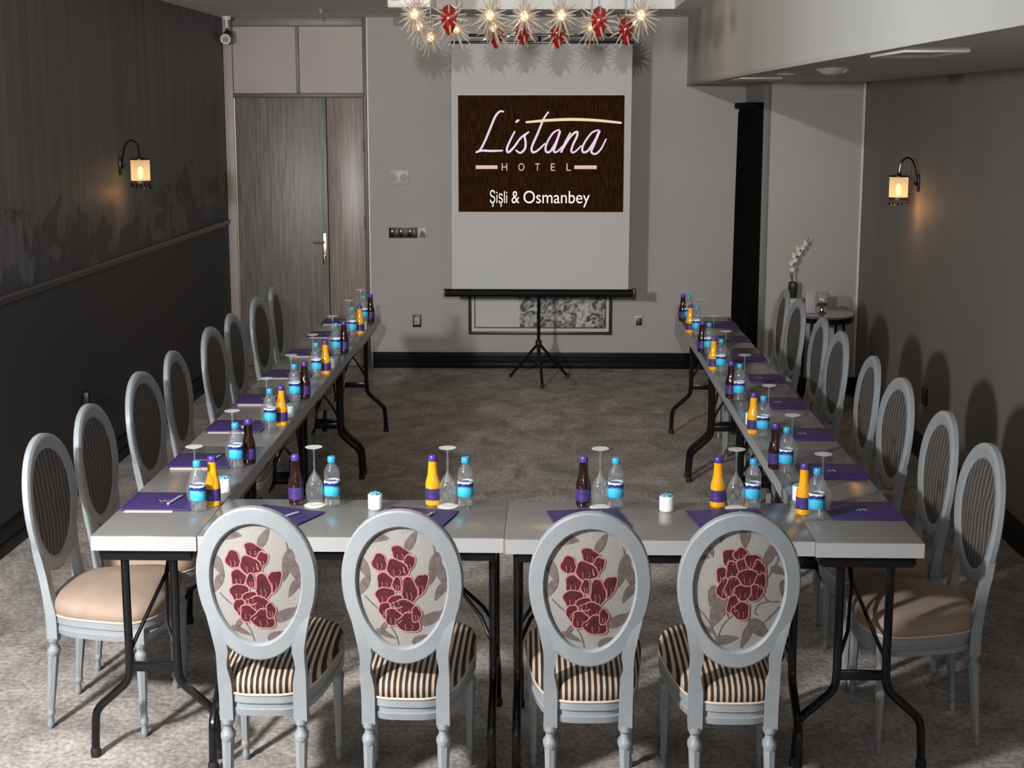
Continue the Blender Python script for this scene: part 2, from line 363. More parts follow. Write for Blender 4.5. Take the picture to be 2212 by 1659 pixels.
struct(MB().box(-1.428, -1.412, YB - .008, YB + .0005, .125, ZC - .001, .002).build('trim_4', 'white_plastic'), 'thin pale corner bead beside the door')
# ceiling with a tray recess over the middle of the room
RX0, RX1, RY0, RY1, RZ = -1.07, .865, 3.4, 11.05, 2.95
t = MB(); t.box(XL - .1, RX0, YN, YB + .1, ZC, 3.0).box(RX1, XR + .1, YN, YB + .1, ZC, 3.0).box(RX0, RX1, YN, RY0, ZC, 3.0).box(RX0, RX1, RY1, YB + .1, ZC, 3.0).box(RX0 - .05, RX1 + .05, RY0 - .05, RY1 + .05, RZ, 3.06)
struct(t.build('ceiling', 'ceiling', smooth=0), 'grey ceiling with a tray recess')
t = MB(); t.box(SX, SX + .06, YN, YB, SZ, ZC + .02)
so = struct(t.build('ceiling_soffit', 'soffit', smooth=0), 'pale dropped soffit beside the tray ceiling')
MB().box(SX + .06, XR + .02, YN, YB, SZ + .004, SZ + .1).build('soffit_underside', 'soffit_under', so, smooth=0)
MB().box(SX - .006, SX + .012, YN, YB, SZ - .006, SZ + .012, .002).build('edge_bead', 'soffit', so)

# ------------------------------------------------------------------ door in the corner
d = thing('door_1', 'dark grained double door with mauve transom panels above', 'door', (0, YB, 0)); d['kind'] = 'structure'
MB().box(XL + .003, -2.458, -.03, .05, 0, ZC, .004).build('frame_post', 'door_panel', d)
MB().box(-1.450, -1.424, -.035, .05, 0, ZC, .004).build('frame_post', 'door_frame_dark', d)
MB().box(-2.458, -1.450, -.025, .05, 2.118, 2.148, .004).build('frame_rail', 'door_frame_dark', d)
MB().box(-2.458, -1.450, -.025, .05, 2.655, ZC, .004).build('frame_rail', 'door_frame', d)
MB().box(-1.968, -1.945, -.02, .05, 2.148, 2.655, .003).build('frame_mullion', 'door_frame', d)
MB().box(-2.456, -1.970, 0, .03, 2.15, 2.653).build('transom_panel', 'door_panel', d)
MB().box(-1.943, -1.452, 0, .03, 2.15, 2.653).build('transom_panel', 'door_panel', d)
lf = MB().box(-2.452, -1.746, 0, .04, .01, 2.114, .003).build('door_leaf', 'door_wood', d)
MB().box(-1.740, -1.454, .004, .044, .01, 2.114, .003).build('door_leaf', 'door_wood_pink', d)
MB().box(-2.457, -2.4525, -.012, .012, .0, 2.114).build('frame_stop', 'brass', d)
h = MB().box(-1.795, -1.762, -.008, .0, .82, 1.07, .003)
h.tube([(-1.778, -.004, 1.0), (-1.778, -.05, 1.0), (-1.80, -.055, 1.0), (-1.86, -.055, .998)], .009)
h.lathe([(.012, -.012), (.012, .012)], (-1.778, -.01, .88), 10)
h.build('door_handle', 'brass', lf)
for z in (.3, 1.15, 1.75):
    MB().lathe([(.008, -.05), (.008, .05)], (-1.447, -.042, z), 8).build('hinge', 'brass', d)

# ------------------------------------------------------------------ fittings on the back wall
def plate(name, label, cat, x0, x1, z0, z1, m, y=YB):
    o = MB().box(x0, x1, y - .012, y - .0005, z0, z1, .003).build(name, m); return tag(o, label, cat)
p = plate('double_wall_socket', 'pale double wall plate above the black switch strip', 'wall plate', -1.262, -1.105, 1.45, 1.562, 'grey_plastic')
for x in (-1.222, -1.144):
    MB().lathe([(.028, 0), (.028, .004), (.022, .006)], n=16).build('socket_insert', 'metal_plate', p, loc=(0, 0, 0)).matrix_local = Matrix.Translation((x, YB - .012, 1.506)) @ Matrix.Rotation(R(90), 4, 'X')
p = plate('switch_strip', 'black multi switch strip on the wall by the door', 'light switch', -1.268, -1.045, 1.032, 1.112, 'black_plastic')
for i in range(6):
    MB().box(-1.258 + i * .035, -1.229 + i * .035, YB - .017, YB - .012, 1.042, 1.102, .002).build('rocker', 'black_plastic' if i % 2 else 'black_metal', p)
p = plate('grey_wall_control', 'small grey control square beside the switch strip', 'light switch', -1.040, -.968, 1.032, 1.112, 'grey_plastic')
MB().add([(-1.030, YB - .0135, 1.037), (-.975, YB - .0135, 1.037), (-.985, YB - .0135, 1.07), (-1.01, YB - .0135, 1.098)], [(0, 1, 2, 3)]).build('dark_key', 'black_plastic', p, smooth=0)
for x, lb in ((-1.054, 'black wall socket between the charcoal wall tables and the framed print'), (.703, 'grey black wall socket between the framed print and the curtain')):
    p = plate('wall_socket', lb, 'wall socket', x - .034, x + .034, .325, .425, 'black_plastic' if x < 0 else 'grey_plastic')
    MB().box(x - .024, x + .024, YB - .016, YB - .012, .345, .405, .002).build('socket_insert', 'metal_plate' if x < 0 else 'black_plastic', p)
o = MB().box(XR - .012, XR - .0005, 8.80, 8.90, .32, .42, .003).build('wall_socket', 'black_plastic'); tag(o, 'black wall socket low on the taupe wall behind chairs', 'wall socket')
o = MB().box(XL + .005, XL + .04, 8.05, 8.14, .44, .52, .008).build('wall_socket', 'black_plastic'); tag(o, 'black wall socket low on the charcoal wall behind chairs', 'wall socket')

# framed print
f = thing('framed_print', 'black framed ink print partly hidden by the projection screen', 'picture', (-.078, YB, .69))
hw, hh = .567, .42
MB().box(-hw, hw, -.028, -.001, -hh, -hh + .024, .003).box(-hw, hw, -.028, -.001, hh - .024, hh, .003).box(-hw, -hw + .024, -.028, -.001, -hh + .02, hh - .02, .003).box(hw - .024, hw, -.028, -.001, -hh + .02, hh - .02, .003).build('frame', 'black_plastic', f)
MB().box(-hw + .02, hw - .02, -.014, -.004, -hh + .02, hh - .02).build('mount', 'mat_board', f, smooth=0)
i0 = .056
MB().box(-hw + i0 - .01, hw - i0 + .01, -.017, -.013, -hh + i0 - .006, hh - i0 + .01).build('inner_edge', 'black_plastic', f, smooth=0)
MB().box(-hw + i0, hw - i0, -.019, -.015, -hh + i0 + .004, hh - i0).build('print', 'art', f, smooth=0)

# ------------------------------------------------------------------ projection screen on a tripod
SY = 11.35
s = thing('projection_screen', 'tripod projection screen showing a dark brown hotel sign', 'projection screen', (-.085, SY, 0))
def sp_(x): return x + .085
scr = MB().add([(sp_(-.733), 0, .69), (sp_(.582), 0, .69), (sp_(.590), 0, 2.50), (sp_(-.725), 0, 2.50)], [(0, 1, 2, 3)])
scr.add([(sp_(-.733), .003, .69), (sp_(.582), .003, .69), (sp_(.590), .003, 2.50), (sp_(-.725), .003, 2.50)], [(3, 2, 1, 0)])
scr = scr.build('screen_fabric', 'screen', s, smooth=0)
b = MB()
for j in (0,):
    n = 14; rr = [[(x, .0 + .032 * math.cos(2 * PI * k / n), .676 + .030 * math.sin(2 * PI * k / n)) for k in range(n)] for x in (sp_(-.785), sp_(.615))]
    b.rings(rr)
bar = b.build('roller_case', 'black_satin', s)
MB().box(sp_(-.802), sp_(-.785), -.03, .03, .648, .705, .006).build('end_cap', mat('pinkish_cap', (.30, .15, .15), .4), bar)
MB().box(sp_(.615), sp_(.640), -.034, .034, .644, .712, .006).build('end_cap', 'black_plastic', bar)
MB().box(sp_(-.74), sp_(.60), -.008, .012, 2.495, 2.515, .003).build('top_bar', 'black_metal', s)
MB().box(sp_(-.60), sp_(.60), -.006, .014, 2.545, 2.565, .003).build('top_hanger', 'black_metal', s)
MB().tube([(0, .05, .12), (0, .05, 1.5)], .013).tube([(0, .05, 1.5), (0, .05, 2.56)], .010).build('pole', 'black_metal', s)
hub = MB().lathe([(.016, .27), (.024, .275), (.024, .31), (.016, .315)], (0, .05, 0), 12).build('hub', 'black_plastic', s)
MB().lathe([(.013, .12), (.018, .125), (.018, .15), (.013, .155)], (0, .05, 0), 12).build('lower_collar', 'black_plastic', s)
for ang, rr_ in ((R(203), .235), (R(-20), .235), (R(-84), .30)):
    fx, fy = rr_ * math.cos(ang), .05 + (.30 if ang < R(-60) else .40) * math.sin(ang)
    if ang > R(-60): fy = .05 + .16
    l = MB().tube([(0, .05, .292), (fx, fy, .012)], .011).build('leg', 'black_metal', s)
    MB().lathe([(.014, 0), (.016, .012), (.013, .03)], (fx, fy, 0), 10).build('rubber_foot', 'rubber', l)
    MB().tube([(0, .05, .14), (fx * .48, .05 + (fy - .05) * .48, .158)], .006).build('strut', 'black_metal', s)
# the projected picture
PW, PH = 1.217, .848
pic = MB().box(-PW / 2, PW / 2, -.0015, 0, -PH / 2, PH / 2).build('projected_picture', 'picture', s, smooth=0, loc=(sp_(-.0715), -.004, 1.703))
MB().box(-PW / 2 - .006, PW / 2 + .006, 0, .0012, -PH / 2 - .006, PH / 2 + .006).build('picture_edge', 'picture_edge', s, smooth=0, loc=(sp_(-.0715), -.0032, 1.703))
def pc(x, y): return ((x - 678) / 1060 * PW - PW / 2, PH / 2 - (y - 612) / 743 * PH)
def catmull(P, k=6):
    out = []
    for i in range(len(P) - 1):
        p0, p1, p2, p3 = P[max(i - 1, 0)], P[i], P[i + 1], P[min(i + 2, len(P) - 1)]
        for j in range(k):
            u = j / k
            out.append(tuple(.5 * ((2 * p1[a]) + (-p0[a] + p2[a]) * u + (2 * p0[a] - 5 * p1[a] + 4 * p2[a] - p3[a]) * u * u + (-p0[a] + 3 * p1[a] - 3 * p2[a] + p3[a]) * u ** 3) for a in range(len(p1))))
    out.append(P[-1]); return out
def stroke(mb, P, wd, y=-.003, smooth=True):
    Q = catmull([pc(*p) for p in P]) if smooth else [pc(*p) for p in P]
    vs = []; n = len(Q)
    for i, q in enumerate(Q):
        a = Q[max(i - 1, 0)]; b_ = Q[min(i + 1, n - 1)]; dx, dz = b_[0] - a[0], b_[1] - a[1]; l = math.hypot(dx, dz) or 1
        ww = wd * (.55 + .45 * math.sin(PI * (i + .5) / n) ** .5)
        vs += [(q[0] - dz / l * ww, y, q[1] + dx / l * ww), (q[0] + dz / l * ww, y, q[1] - dx / l * ww)]
    mb.add(vs, [(2 * i, 2 * i + 1, 2 * i + 3, 2 * i + 2) for i in range(n - 1)])
LET = [
    [[(972, 716), (945, 714), (915, 748), (880, 830), (850, 900), (820, 955), (790, 974)], [(790, 974), (830, 962), (890, 964), (965, 962)]],
    [[(1042, 838), (1012, 895), (990, 950), (1000, 972), (1035, 940), (1080, 880), (1132, 842)], [(1046, 782), (1068, 766)]],
    [[(1132, 842), (1104, 868), (1110, 910), (1104, 952), (1075, 976), (1046, 958)]],
    [[(1256, 716), (1224, 762), (1188, 850), (1150, 938), (1156, 972), (1188, 960), (1235, 915)]],
    [[(1328, 828), (1285, 850), (1243, 920), (1240, 966), (1268, 966), (1308, 900), (1330, 836), (1302, 925), (1290, 966), (1312, 968), (1350, 930)]],
    [[(1396, 846), (1362, 910), (1336, 974), (1352, 940), (1400, 868), (1436, 842), (1438, 868), (1412, 925), (1402, 966), (1424, 970), (1466, 930)]],
    [[(1578, 830), (1530, 850), (1480, 922), (1474, 968), (1508, 962), (1556, 890), (1582, 834), (1546, 925), (1530, 970), (1558, 982), (1592, 950), (1624, 886)]],
]
for strokes in LET:
    mb = MB()
    for k, P in enumerate(strokes): stroke(mb, P, .0082, y=-.003 - .0002 * k)
    mb.build('script_letter', 'lilac', pic, smooth=0)
mb = MB(); stroke(mb, [(1110, 782), (1250, 770), (1400, 764), (1560, 770), (1722, 786)], .0105, y=-.0036); mb.build('gold_crossbar', 'gold', pic, smooth=0)
for x0, x1 in ((790, 930), (1422, 1565)):
    a, b_ = pc(x0, 1079), pc(x1, 1056); MB().box(a[0], b_[0], -.0032, -.002, a[1], b_[1]).build('rule', 'rose', pic, smooth=0)
def text(body, m, x, y, h, parent, name, width=None):
    cu = bpy.data.curves.new(name, 'FONT'); cu.body = body; cu.size = 1; cu.extrude = 0
    o = bpy.data.objects.new(name, cu); COL.objects.link(o); bpy.context.view_layer.update()
    dg = bpy.context.evaluated_depsgraph_get(); me = bpy.data.meshes.new_from_object(o.evaluated_get(dg)); bpy.data.objects.remove(o)
    xs = [v.co.x for v in me.vertices]; ys = [v.co.y for v in me.vertices]
    cap = .70
    k = h / cap; kx = (width / (max(xs) - min(xs))) if width else k
    for v in me.vertices:
        v.co = ((v.co.x - min(xs)) * kx + x, -.003, v.co.y * k + y)
    me.materials.append(M[m]); ob = bpy.data.objects.new(name, me); COL.objects.link(ob); ob.parent = parent; return ob
for ch, x0, x1 in (('H', 957, 992), ('O', 1064, 1102), ('T', 1172, 1200), ('E', 1272, 1298), ('L', 1372, 1400)):
    a, b_ = pc(x0, 1090), pc(x1, 1090); text(ch, 'rose', a[0], a[1], .055, pic, 'capital_letter', b_[0] - a[0])
a, b_ = pc(880, 1298), pc(992, 1298); text('Şişli', 'white_letters', a[0], a[1], .092, pic, 'place_name', b_[0] - a[0])
a, b_ = pc(1020, 1298), pc(1070, 1298); text('&', 'white_letters', a[0], a[1], .092, pic, 'ampersand', b_[0] - a[0])
a, b_ = pc(1097, 1298), pc(1522, 1298); text('Osmanbey', 'white_letters', a[0], a[1], .092, pic, 'place_name', b_[0] - a[0])

# ------------------------------------------------------------------ folding tables
TH = .74
def make_table(ax, Ln, W, label, loc, group):
    """ax: world axis of the long side; Ln, W sizes along and across"""
    t = thing('folding_table', label, 'table', loc, 0, group)
    def q(u, v, z): return (u, v, z) if ax == 'x' else (v, u, z)
    def bx(mb, u0, u1, v0, v1, z0, z1, bev=0):
        a, b_ = q(u0, v0, z0), q(u1, v1, z1); return mb.box(a[0], b_[0], a[1], b_[1], z0, z1, bev)
    g = .0006
    bx(MB(), -Ln / 2 + g, Ln / 2 - g, -W / 2, W / 2, TH - .044, TH, .0015).build('table_top', 'table', t)
    e_ = MB(); o_ = .0008
    for v in (-1, 1): bx(e_, -Ln / 2 + g, Ln / 2 - g, v * W / 2 - .003 if v > 0 else v * W / 2 - o_, v * W / 2 + o_ if v > 0 else v * W / 2 + .003, TH - .047, TH - .002)
    for u in (-1, 1): bx(e_, u * (Ln / 2 - g) - .003 if u > 0 else u * (Ln / 2 - g) - .0004, u * (Ln / 2 - g) + .0004 if u > 0 else u * (Ln / 2 - g) + .003, -W / 2 - o_, W / 2 + o_, TH - .047, TH - .002)
    e_.build('edge_band', 'table_edge', t, smooth=0)
    a = MB()
    ie, iv = .035, W * .07
    for v in (-1, 1): bx(a, -Ln / 2 + ie, Ln / 2 - ie, v * (W / 2 - iv) - .008, v * (W / 2 - iv) + .008, TH - .080, TH - .046)
    for u in (-1, 1): bx(a, u * (Ln / 2 - ie) - .008, u * (Ln / 2 - ie) + .008, -W / 2 + iv, W / 2 - iv, TH - .085, TH - .046)
    a.build('apron', 'black_metal', t)
    ku = 1.0 if ax == 'y' else .7
    for u in (-1, 1):
        ue = u * (Ln / 2 - .055 * ku)
        for v in (-1, 1):
            h0, h1 = .235 * W, .60 * W
            P = catmull([q(ue, v * h0, .69), q(ue, v * h0, .5), q(ue, v * h0, .32), q(ue, v * (h0 + .03 * W), .255), q(ue, v * (h0 + h1) / 2, .205), q(ue, v * (h1 - .03 * W), .155), q(ue, v * h1, .09), q(ue, v * (h1 + .01 * W), .012)], 4)
            l = MB().tube(P, .0135, 10).build('leg', 'black_metal', t)
            e = q(ue, v * (h1 + .01 * W), 0); MB().lathe([(.0165, 0), (.0175, .02), (.0135, .03)], e, 10).build('rubber_foot', 'rubber', l)
        c = MB(); bx(c, ue - .006, ue + .006, -.235 * W, .235 * W, .285, .318, .003); c.build('crossbar', 'black_metal', t)
        uj, ut = u * (Ln / 2 - .26 * ku), u * (Ln / 2 - .40 * ku)
        c = MB().tube([q(ut, 0, .69), q(uj, 0, .545)], .008)
        for v in (-1, 1): c.tube([q(uj, 0, .545), q(ue - u * .04, v * .12 * W, .43), q(ue, v * .225 * W, .35)], .0065)
        c.build('folding_brace', 'black_metal', t)
    return t
WX = .322
TL = 1.275
TY = [4.48 + TL * (i + .5) for i in range(4)]
tl = make_table('y', TL, WX, 'grey folding table by the charcoal wall, first from the floral chairs', (-1.239, TY[0], 0), 'folding tables by the charcoal wall')
for i in range(1, 4): dup(tl, (-1.239, TY[i], 0), 0, 'grey folding table by the charcoal wall, %s from the floral chairs' % ORD[i], 'folding tables by the charcoal wall')
for i in range(4): dup(tl, (.967, TY[i] - .02, 0), 0, 'grey folding table by the taupe wall, %s from the floral chairs' % ORD[i], 'folding tables by the taupe wall')
FX = [(-1.076, -.142), (-.142, .804)]
tf = make_table('x', .941, .452, 'grey folding cross table nearer the charcoal wall, before two floral chairs', (-.6065, 4.712, 0), 'folding cross tables by the floral chairs')
dup(tf, (.3345, 4.700, 0), 0, 'grey folding cross table nearer the taupe wall, before two floral chairs', 'folding cross tables by the floral chairs')

# ------------------------------------------------------------------ medallion chairs
OZ, OH, OW = .735, .228, .243
def back_y(x, z): return -(max(z, .40) - .40) * .135 - .020 * (1 - (x / .25) ** 2)
def oval(t, wdt): 
    return ((OW - wdt) * math.cos(t) * (1 + .075 * math.sin(t)) / 1.02, OZ + (OH - wdt * .80) * math.sin(t))
def seat_pt(t, ins):
    c_, s_ = math.cos(t), math.sin(t); n = 3.6
    U = math.copysign(abs(c_) ** (2 / n), c_); V = math.copysign(abs(s_) ** (2 / n), s_)
    y = .232 + (.262 - ins) * V; hw_ = .185 + .075 * min(1, max(0, (y + .03) / .45)) - ins
    if V > 0: y += .018 * (1 - U * U)
    return hw_ * U, y
def rear_r(x, z): return min(1, math.hypot(x / (OW - .06), (z - OZ) / (OH - .048)))
def rear_y(x, z): return back_y(x, z) - .004 - .008 * (1 - rear_r(x, z) ** 2)

PETALS_A = [(295, 395, 40, 48, 0), (418, 338, 50, 36, 30), (468, 396, 28, 48, 20), (398, 428, 60, 48, 20), (322, 505, 42, 48, 0), (532, 522, 36, 62, 20), (466, 560, 40, 78, 0), (322, 592, 52, 48, -30), (388, 622, 42, 34, 0), (440, 664, 76, 42, 15), (318, 678, 30, 46, 0), (366, 718, 44, 48, 0), (458, 752, 62, 54, 0), (504, 700, 24, 44, 0), (395, 520, 22, 40, 0)]
PETALS_B = [(1372, 385, 50, 50, 0), (1432, 362, 40, 34, 0), (1322, 492, 34, 50, 0), (1338, 572, 40, 60, 10), (1395, 470, 46, 60, -20), (1390, 560, 44, 56, 20), (1455, 430, 40, 42, 0), (1512, 405, 48, 40, 20), (1552, 455, 36, 50, -15), (1562, 535, 34, 55, 0), (1530, 595, 46, 48, 20), (1455, 590, 52, 46, -10), (1480, 500, 54, 46, 0), (1396, 668, 34, 52, 10), (1450, 708, 50, 52, 0)]
LEAVES_A = [(270, 240, 62, 34, 10), (485, 262, 50, 20, -60), (612, 430, 26, 72, 15), (655, 470, 22, 66, -20), (640, 570, 18, 44, 30), (205, 440, 24, 54, -25), (195, 540, 20, 46, 25), (600, 722, 66, 26, -25), (318, 826, 48, 15, 25), (528, 856, 44, 22, -25), (300, 790, 12, 34, 35)]
STEMS_A = [[(690, 590), (660, 520), (630, 400), (612, 290)], [(200, 600), (240, 640), (300, 690)], [(345, 770), (378, 830), (392, 890)], [(692, 600), (650, 690), (540, 770)]]
LEAVES_B = [(1455, 265, 26, 46, 0), (1310, 262, 14, 26, 10), (1205, 385, 26, 14, 0), (1250, 355, 12, 22, -20), (1605, 390, 24, 50, 25), (1640, 345, 20, 30, -40), (1690, 470, 50, 18, 20), (1715, 580, 18, 40, 0), (1262, 620, 22, 48, 10), (1300, 720, 40, 80, 20), (1345, 690, 14, 50, -25), (1240, 830, 50, 14, 25), (1370, 890, 56, 24, -10), (1490, 870, 22, 60, 20), (1580, 830, 74, 34, 40)]
STEMS_B = [[(1720, 290), (1660, 430), (1585, 540)], [(1580, 600), (1620, 650), (1700, 660)], [(1620, 655), (1560, 670), (1540, 720), (1560, 735)], [(1400, 735), (1340, 800), (1310, 890)], [(1170, 690), (1250, 780), (1305, 890)], [(1700, 690), (1620, 770), (1500, 850)]]

def motif(parent, petals, leaves, stems, c0, hwp, hhp, sc):
    iw, ih = OW - .062, OH - .050
    def uv(x, y): return ((x - c0[0]) / hwp * iw, OZ + (c0[1] - y) / hhp * ih)
    def put(mb, pts, off):
        P = [uv(*p) for p in pts]; cx_ = sum(p[0] for p in P) / len(P); cz_ = sum(p[1] for p in P) / len(P)
        vs = [(cx_, rear_y(cx_, cz_) - off, cz_)] + [(p[0], rear_y(*p) - off, p[1]) for p in P]
        n = len(P); mb.add(vs, [(0, 1 + i, 1 + (i + 1) % n) for i in range(n)])
    def inside(x, y, k=.93): return math.hypot((x - c0[0]) / hwp, (y - c0[1]) / hhp) < k
    def ell(x, y, rx, ry, rot, k=1.0, lobes=0, pad=0):
        a = R(rot); out = []
        for i in range(24):
            t_ = 2 * PI * i / 24; m_ = 1 + ((.10 * math.sin(3 * t_ + x) + .05 * math.sin(5 * t_ + y)) if lobes else 0)
            ex, ey = (rx * k + pad) * m_ * math.cos(t_), (ry * k + pad) * m_ * math.sin(t_)
            out.append((x + ex * math.cos(a) - ey * math.sin(a), y + ex * math.sin(a) + ey * math.cos(a)))
        return out
    def clampin(p):
        r_ = math.hypot((p[0] - c0[0]) / hwp, (p[1] - c0[1]) / hhp)
        return p if r_ < .985 else (c0[0] + (p[0] - c0[0]) * .985 / r_, c0[1] + (p[1] - c0[1]) * .985 / r_)
    for x, y, rx, ry, rot in leaves:
        lv = MB(); a = R(rot); out = []; rx, ry = rx * 1.2, ry * 1.2
        for i in range(16):
            t_ = 2 * PI * i / 16; ct, st = math.cos(t_), math.sin(t_)
            if rx > ry: ex, ey = rx * 1.15 * ct, ry * st * (1 - .55 * ct) * abs(st) ** .3
            else: ex, ey = rx * ct * (1 - .55 * st) * abs(ct) ** .3, ry * 1.15 * st
            out.append(clampin((x + ex * math.cos(a) - ey * math.sin(a), y + ex * math.sin(a) + ey * math.cos(a))))
        put(lv, out, .0012); lv.build('leaf_motif', 'leaf', parent, sc, smooth=0)
    for st in stems:
        Q = catmull(st, 5); lv = MB()
        for i in range(len(Q) - 1):
            (x0, y0), (x1, y1) = Q[i], Q[i + 1]; l = math.hypot(x1 - x0, y1 - y0) or 1; nx, ny = -(y1 - y0) / l * 4, (x1 - x0) / l * 4
            put(lv, [clampin(p) for p in ((x0 + nx, y0 + ny), (x0 - nx, y0 - ny), (x1 - nx, y1 - ny), (x1 + nx, y1 + ny))], .0009)
        lv.build('stem_motif', 'leaf', parent, sc, smooth=0)
    for i, (x, y, rx, ry, rot) in enumerate(petals):
        rx, ry = rx * 1.12, ry * 1.10
        e = MB(); put(e, ell(x, y, rx, ry, rot, 1, 1, 5), .0016 + i * .00009); e.build('petal_outline', 'petal_edge', parent, sc, smooth=0)
        e = MB(); put(e, ell(x, y, rx, ry, rot, .95, 1), .00164 + i * .00009); e.build('red_petal', 'petal', parent, sc, smooth=0)
    # vein lines on the petals
    for i, (x, y, rx, ry, rot) in enumerate(petals):
        for k in (-.35, .25):
            vn = MB()
            P = [(x + rx * k, y + ry * .1), (x + rx * k * 1.2 + 5, y + ry * .45), (x + rx * k * .8, y + ry * .85)]
            for j in range(2):
                (x0, y0), (x1, y1) = P[j], P[j + 1]
                put(vn, [(x0 - 2, y0), (x0 + 2, y0), (x1 + 1.5, y1), (x1 - 1.5, y1)], .0034)
            vn.build('petal_vein', 'petal_edge', parent, sc, smooth=0)

def make_chair(label, loc, rz, group, sc, seat, pattern):
    c = thing('medallion_chair', label, 'chair', loc, rz, group)
    n = 44
    prof = [(0, -.014), (0, .009), (.010, .018), (.026, .021), (.042, .015), (.048, .017), (.062, .010), (.064, -.006), (.060, -.016), (.056, -.019), (.006, -.019)]
    rr = []
    for j in range(n):
        t_ = 2 * PI * j / n
        rr.append([(oval(t_, wd)[0], back_y(*oval(t_, wd)) + dy, oval(t_, wd)[1]) for wd, dy in prof])
    rr.append(rr[0]); MB().rings(rr, cap0=False, cap1=False).build('back_frame', 'frame', c, sc)
    for nm, m_, sg in (('front_upholstery', 'dark_weave', 1), ('rear_upholstery', 'cream_fabric', -1)):
        rings = []
        for r_ in (1, .97, .9, .75, .55, .35, .15, .03):
            ring = []
            for j in range(32):
                x, z = oval(2 * PI * j / 32, .06); x, z = x * r_, OZ + (z - OZ) * r_
                y = (rear_y(x, z) if sg < 0 else back_y(x, z) + .009 + .014 * (1 - r_ * r_)); ring.append((x, y, z))
            rings.append(ring)
        up = MB().rings(rings, cap0=False, cap1=True).build(nm, m_, c, sc, smooth=80)
        if sg < 0:
            if pattern == 'A': motif(up, PETALS_A, LEAVES_A, STEMS_A, (422, 545), 272, 358, sc)
            elif pattern == 'B': motif(up, PETALS_B, LEAVES_B, STEMS_B, (1437, 592), 297, 372, sc)
    ns = 40
    def ring(ins, z, dome=0): return [(*seat_pt(2 * PI * j / ns, ins), z) for j in range(ns)]
    MB().rings([ring(.02, .330), ring(.004, .333), ring(.0, .352), ring(.006, .355), ring(.006, .368), ring(-.001, .372), ring(-.001, .392), ring(.012, .396)]).build('seat_rail', 'frame', c, sc)
    cu = MB().rings([ring(.006, .392), ring(-.004, .404), ring(-.006, .425), ring(.004, .444), ring(.035, .458), ring(.085, .466), ring(.15, .470), ring(.18, .471)]).build('seat_cushion', seat, c, sc, smooth=60)
    MB().tube([(*seat_pt(2 * PI * j / ns, -.001), .3975) for j in range(ns)] + [(*seat_pt(0, -.001), .3975)], .0045, 6).build('piping', 'piping', cu, sc)
    legp = [(.011, 0), (.015, .008), (.017, .020), (.012, .034), (.013, .040), (.019, .050), (.019, .058), (.0155, .066)]
    for sx_ in (-1, 1):
        # front leg: turned and fluted
        f_ = MB().lathe(legp, (sx_ * .212, .430, 0), 14)
        f_.lathe([(.0155, .064), (.020, .16), (.0245, .262), (.0245, .270)], (sx_ * .212, .430, 0), 14, flute=.10)
        f_.lathe([(.0245, .268), (.028, .276), (.028, .286), (.019, .296), (.019, .304), (.027, .314), (.027, .326)], (sx_ * .212, .430, 0), 14)
        f_.box(sx_ * .212 - .027, sx_ * .212 + .027, .403, .457, .322, .375, .003).build('leg', 'frame', c, sc)
        # rear leg: turned foot, square block and a shaped post that runs up into the oval
        x = sx_ * .150; top = (0, .13); y0 = -.043
        f_ = MB().lathe(legp, (x, y0, 0), 14, top=top)
        f_.lathe([(.0155, .064), (.021, .16), (.026, .252), (.026, .260)], (x, y0, 0), 14, top=top, flute=.10)
        f_.lathe([(.026, .258), (.030, .266), (.030, .276), (.019, .288), (.019, .298), (.028, .308), (.029, .322)], (x, y0, 0), 14, top=top)
        rr = []
        for z, xo, xi, hy in ((.318, .177, .123, .024), (.40, .177, .123, .024), (.43, .178, .124, .022), (.455, .1785, .130, .020), (.478, .178, .137, .019), (.50, .177, .136, .0188), (.53, .177, .128, .0188), (.555, .1815, .130, .0188), (.58, .188, .145, .0186), (.605, .1945, .160, .0175), (.635, .204, .178, .0135), (.66, .211, .190, .009)):
            cx_, hwx = (xo + xi) / 2, (xo - xi) / 2
            yc = (y0 + .13 * .33 if z < .4 else back_y(.15, z) + .012 * (1 - min(1, (z - .4) / .15)) - .001)
            rr.append([(sx_ * cx_ - hwx, yc - hy, z), (sx_ * cx_ + hwx, yc - hy, z), (sx_ * cx_ + hwx, yc + hy, z), (sx_ * cx_ - hwx, yc + hy, z)])
        f_.rings(rr); f_.build('leg', 'frame', c, sc)
    return c

FG = 'floral backed chairs at the cross tables'
SCF = (.70, 1, 1); SCS = (1, .70, 1)
FY = 4.095
ca = make_chair('floral backed chair with striped seat, the one nearest the charcoal wall', (-.806, FY, 0), 0, FG, SCF, 'seat_stripe', 'A')
dup(ca, (-.400, FY - .02, 0), R(-1), 'floral backed chair with striped seat, second from the charcoal wall', FG)
dup(ca, (.111, FY - .03, 0), R(1), 'floral backed chair with striped seat, third from the charcoal wall', FG)
make_chair('floral backed chair with one round rose, nearest the taupe wall', (.516, FY - .03, 0), R(1), FG, SCF, 'seat_stripe', 'B')
LCY = [4.905, 5.43, 6.13, 6.69, 7.45, 7.965, 8.68, 9.205]
RCY = [4.83, 5.37, 6.06, 6.62, 7.37, 7.885, 8.64, 9.16]
GL, GR_ = 'dark backed chairs along the charcoal wall', 'dark backed chairs along the taupe wall'
cl = make_chair('dark backed chair along the charcoal wall, first from the floral chairs', (-1.622, LCY[0], 0), R(-90), GL, SCS, 'seat_beige', None)
LRZ = [0, 1, -2, 2, -1, 1, -2, 2]
for i in range(1, 8): dup(cl, (-1.622, LCY[i], 0), R(-90 + LRZ[i]), 'dark backed chair along the charcoal wall, %s from the floral chairs' % ORD[i], GL)
for i in range(8): dup(cl, (1.352, RCY[i], 0), R(90 - LRZ[i]), 'dark backed chair along the taupe wall, %s from the floral chairs' % ORD[i], GR_)

